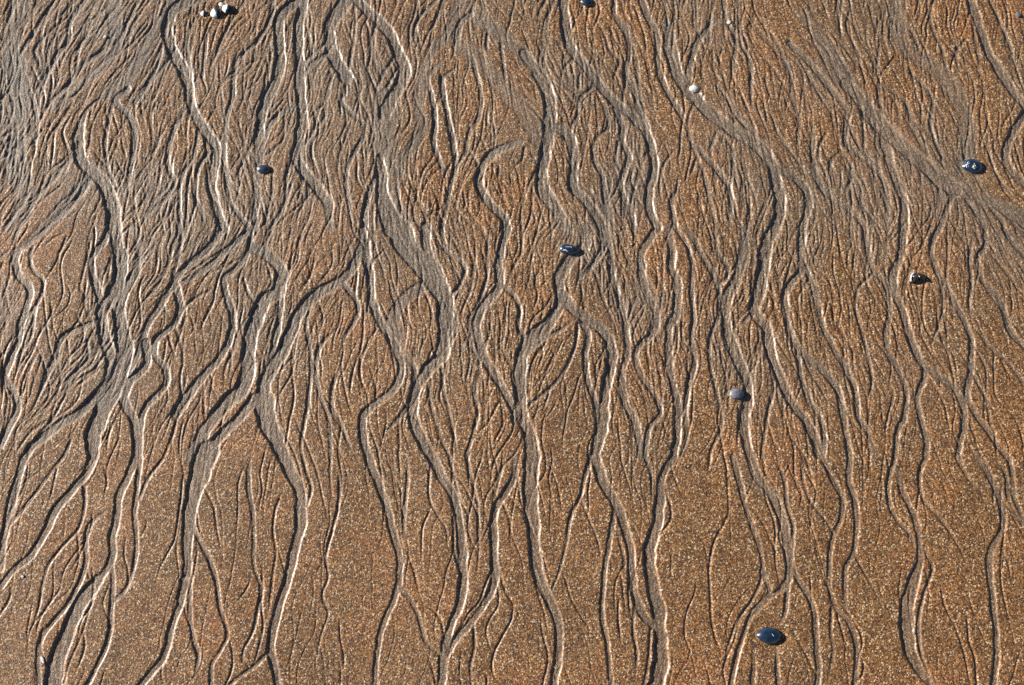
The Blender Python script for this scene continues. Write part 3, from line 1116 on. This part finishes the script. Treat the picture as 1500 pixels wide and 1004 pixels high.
def on_surface(o, x, y):
    """highest point of a stone's mesh near local x, y, and its normal"""
    best = max((v for v in o.data.vertices if v.co.z > 0), key=lambda v: -((v.co.x - x) ** 2 + (v.co.y - y) ** 2))
    return best.co.copy(), best.normal.copy()

def barnacle(parent, x, y, r, seed):
    """a ring of pointed plates round a dark mouth"""
    c, n = on_surface(parent, x, y)
    q = n.to_track_quat('Z', 'Y').to_matrix().to_4x4()
    T = Matrix.Translation(c) @ q
    rnd = random.Random(seed)
    bm = bmesh.new()
    k = 6
    for i in range(k):
        a = i / k * math.tau + rnd.uniform(-.15, .15); da = math.pi / k * .85
        ro = r * rnd.uniform(.85, 1.25); h = r * rnd.uniform(.35, .55)
        pts = [(math.cos(a - da) * r * .75, math.sin(a - da) * r * .75, -.1 * r), (math.cos(a) * ro, math.sin(a) * ro, -.1 * r),
               (math.cos(a + da) * r * .75, math.sin(a + da) * r * .75, -.1 * r), (math.cos(a) * r * .32, math.sin(a) * r * .32, h)]
        vs_ = [bm.verts.new(T @ Vector(p)) for p in pts]
        for f in ((0, 1, 3), (1, 2, 3), (2, 0, 3), (0, 2, 1)): bm.faces.new([vs_[t] for t in f])
    bmesh.ops.recalc_face_normals(bm, faces=bm.faces)
    b = child('barnacle', bm, 'chalk', parent)
    b.data.polygons.foreach_set('use_smooth', np.zeros(len(b.data.polygons), bool))
    return b

def pale_streak(parent, pts, r, mat='chalk'):
    """a pale strip for veins and painted-in highlights, a hair proud of the stone"""
    bm = bmesh.new()
    rings = []
    P = spline(np.array(pts), .002)
    for i, (x, y) in enumerate(P):
        c, n = on_surface(parent, x, y)
        t = Vector((P[min(i + 1, len(P) - 1)][0] - P[max(i - 1, 0)][0], P[min(i + 1, len(P) - 1)][1] - P[max(i - 1, 0)][1], 0)).normalized()
        sdir = t.cross(n).normalized()
        e = r * (.4 + .6 * math.sin(math.pi * (i + .5) / len(P)))
        rings.append([bm.verts.new(c + sdir * e * k + n * h) for k, h in ((-1, -.0003), (-.5, .0004), (.5, .0004), (1, -.0003))])
    for a, b in zip(rings[:-1], rings[1:]):
        for k in range(3): bm.faces.new((a[k], a[k + 1], b[k + 1], b[k]))
    bmesh.ops.recalc_face_normals(bm, faces=bm.faces)
    return child('vein_glint', bm, mat, parent)

R = math.radians
o, (rx, ry, rz) = place('pebble', 1425, 243, 31, 21, .52, R(-14), 'slate', 'dark blue pebble spotted with white star-shaped barnacles near the right edge', 'pebble', 3, .50, lump=.16, facet=.7)
barnacle(o, rx * .10, -ry * .30, rx * .24, 1)
barnacle(o, -rx * .62, -ry * .30, rx * .20, 2)
barnacle(o, -rx * .50, ry * .10, rx * .13, 3)
barnacle(o, -rx * .02, ry * .12, rx * .09, 4)
o, _ = place('pebble', 386, 248, 21, 13, .50, 0, 'black', 'small dark oval pebble at the head of a rill in the upper left', 'pebble', 8, .50, lump=.10)
o, (rx, ry, rz) = place('pebble', 834, 366, 32, 16.5, .48, R(-8), 'slate', 'glossy blue wedge-shaped pebble tapering to the right, near the picture centre', 'pebble', 12, .50, lump=.08, taper=.45)
pale_streak(o, [(-rx * .62, -ry * .45), (-rx * .35, -ry * .38), (-rx * .15, -ry * .52)], rx * .055)  # both strips stand in for the pebble's glossy highlight, built as pale geometry
pale_streak(o, [(-rx * .40, ry * .22), (-rx * .05, ry * .28), (rx * .25, ry * .22)], rx * .04)
place('pebble', 1018, 129, 17, 10.5, .55, R(-4), 'white', 'small white pebble at the head of a wide rill, upper middle right', 'pebble', 15, .50, lump=.10, facet=.6)
place('pebble', 1079, 577, 23, 16, .50, R(6), 'grey', 'speckled grey pebble wedged between two rills', 'pebble', 21, .50, lump=.10)
o, (rx, ry, rz) = place('pebble', 1126, 931, 38, 24, .46, R(-8), 'slate', 'largest pebble, smooth dark blue, where a rill splits at the bottom right', 'pebble', 27, .50, lump=.12, facet=.5)
pale_streak(o, [(rx * .20, ry * .28), (rx * .32, ry * .12), (rx * .42, ry * .02)], rx * .03)
pale_streak(o, [(rx * .12, -ry * .35), (rx * .14, -ry * .42)], rx * .03)
place('pebble', 859, 3, 19, 12, .50, R(-10), 'slate', 'light blue pebble cut off by the top edge of the picture', 'pebble', 33, .50, lump=.12)
place('pebble', 316.5, 18.5, 18, 14, .60, R(20), 'two', 'stone with sunlit and shaded sides painted on, lower left of the touching cluster at the top', 'pebble', 36, .42, 'stones clustered at the top', lump=.14, facet=.6)
place('pebble', 333.5, 13, 17, 13, .60, R(-20), 'two', 'stone with sunlit and shaded sides painted on, right one of the touching cluster at the top', 'pebble', 41, .42, 'stones clustered at the top', lump=.14, facet=.6)
place('pebble', 324, 6.0, 9, 6.5, .60, 0, 'white', 'tiny pale stone behind the touching cluster at the top', 'pebble', 44, .42, 'stones clustered at the top', lump=.14)
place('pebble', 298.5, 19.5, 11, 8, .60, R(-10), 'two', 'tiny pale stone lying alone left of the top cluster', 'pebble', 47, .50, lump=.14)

# a broken shell standing in the sand like a small dark cave
def shell_cup(name, px, py, wpx, label):
    gx, gy = ground(px, py); s = mm_per_px(py); r = wpx * s / 2
    bm = bmesh.new()
    nu, nv, th = 22, 9, .10
    def pt(i, j, k):
        u = i / nu; a = R(-20) + R(245) * u; b = j / nv * R(88)
        rr = (1 - th * k) * (1 + .06 * math.sin(5 * a + 1))
        hgt = .85 * (.55 + .45 * math.sin(math.pi * min(1, max(0, u))))
        return Vector((math.cos(a) * math.cos(b) * rr * r, math.sin(a) * math.cos(b) * rr * r * .85, math.sin(b) * rr * r * hgt))
    for k in (0, 1):
        g = [[bm.verts.new(pt(i, j, k)) for j in range(nv + 1)] for i in range(nu + 1)]
        for i in range(nu):
            for j in range(nv):
                bm.faces.new((g[i][j], g[i + 1][j], g[i + 1][j + 1], g[i][j + 1]))
        if k == 0: g0 = g
    for j in range(nv):
        bm.faces.new((g0[0][j], g0[0][j + 1], g[0][j + 1], g[0][j])); bm.faces.new((g0[nu][j], g[nu][j], g[nu][j + 1], g0[nu][j + 1]))
    for i in range(nu): bm.faces.new((g0[i][0], g[i][0], g[i + 1][0], g0[i + 1][0]))
    bmesh.ops.recalc_face_normals(bm, faces=bm.faces)
    me = bpy.data.meshes.new(name); bm.to_mesh(me); bm.free()
    me.polygons.foreach_set('use_smooth', np.ones(len(me.polygons), bool))
    me.materials.append(M['brown'])
    o = bpy.data.objects.new(name, me); scene.collection.objects.link(o)
    o.location = (gx, gy - r * .2, height_at(gx, gy) - .001)
    o['label'] = label; o['category'] = 'shell'
    bm = bmesh.new()                                         # its pale rim, round the far left side only
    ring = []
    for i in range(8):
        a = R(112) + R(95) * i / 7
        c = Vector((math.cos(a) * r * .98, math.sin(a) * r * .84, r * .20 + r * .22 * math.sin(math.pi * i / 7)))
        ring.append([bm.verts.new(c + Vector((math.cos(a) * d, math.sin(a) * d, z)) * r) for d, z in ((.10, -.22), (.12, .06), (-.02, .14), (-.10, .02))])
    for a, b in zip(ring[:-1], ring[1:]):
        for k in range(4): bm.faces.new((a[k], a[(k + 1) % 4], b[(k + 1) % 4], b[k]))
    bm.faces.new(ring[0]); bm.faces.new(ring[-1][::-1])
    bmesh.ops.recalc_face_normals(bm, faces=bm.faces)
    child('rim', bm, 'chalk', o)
shell_cup('broken_shell', 1344, 407, 22, 'broken dark shell half filled with sand, open side down, right of centre')

def chip(px, py, wpx, hpx, rot, label, seed, mat='chalk'):
    """a flat angular splinter of shell"""
    gx, gy = ground(px, py); s = mm_per_px(py)
    rnd = random.Random(seed)
    bm = bmesh.new()
    n = 9
    lo, hi = [], []
    for i in range(n):
        a = i / n * math.tau; k = rnd.uniform(.75, 1.1)
        x, y = math.cos(a) * wpx * s / 2 * k, math.sin(a) * hpx * s / 2 * k * 1.25
        lo.append(bm.verts.new((x, y, -.002))); hi.append(bm.verts.new((x * .86, y * .86, wpx * s * .22 + rnd.uniform(0, .0006))))
    top = bm.verts.new((0, 0, wpx * s * .34))
    for i in range(n):
        j = (i + 1) % n
        bm.faces.new((lo[i], lo[j], hi[j], hi[i])); bm.faces.new((hi[i], hi[j], top))
    bm.faces.new(lo[::-1])
    me = bpy.data.meshes.new('shell_fragment'); bm.to_mesh(me); bm.free()
    me.materials.append(M[mat])
    o = bpy.data.objects.new('shell_fragment', me); scene.collection.objects.link(o)
    o.location = (gx, gy, height_at(gx, gy)); o.rotation_euler = (0, 0, rot)
    o['label'] = label; o['category'] = 'shell'; o['group'] = 'tiny shell fragments'
chip(1068, 33, 6.5, 5, R(-35), 'tiny cream shell fragment near the top edge, right of the middle', 3)
chip(33, 844.5, 5, 4, R(20), 'tiny white shell fragment on smooth sand by the left edge, lower down', 4)
chip(62.5, 967, 5, 11, R(28), 'long white shell splinter beside a deep rill in the lower left corner', 5)
chip(154, 54, 5, 5, R(-40), 'tiny white shell fragment on a rill bank in the upper left', 6)
chip(1491, 22, 8, 8, R(30), 'small mauve-grey shell fragment in the upper right corner', 7, 'grey')
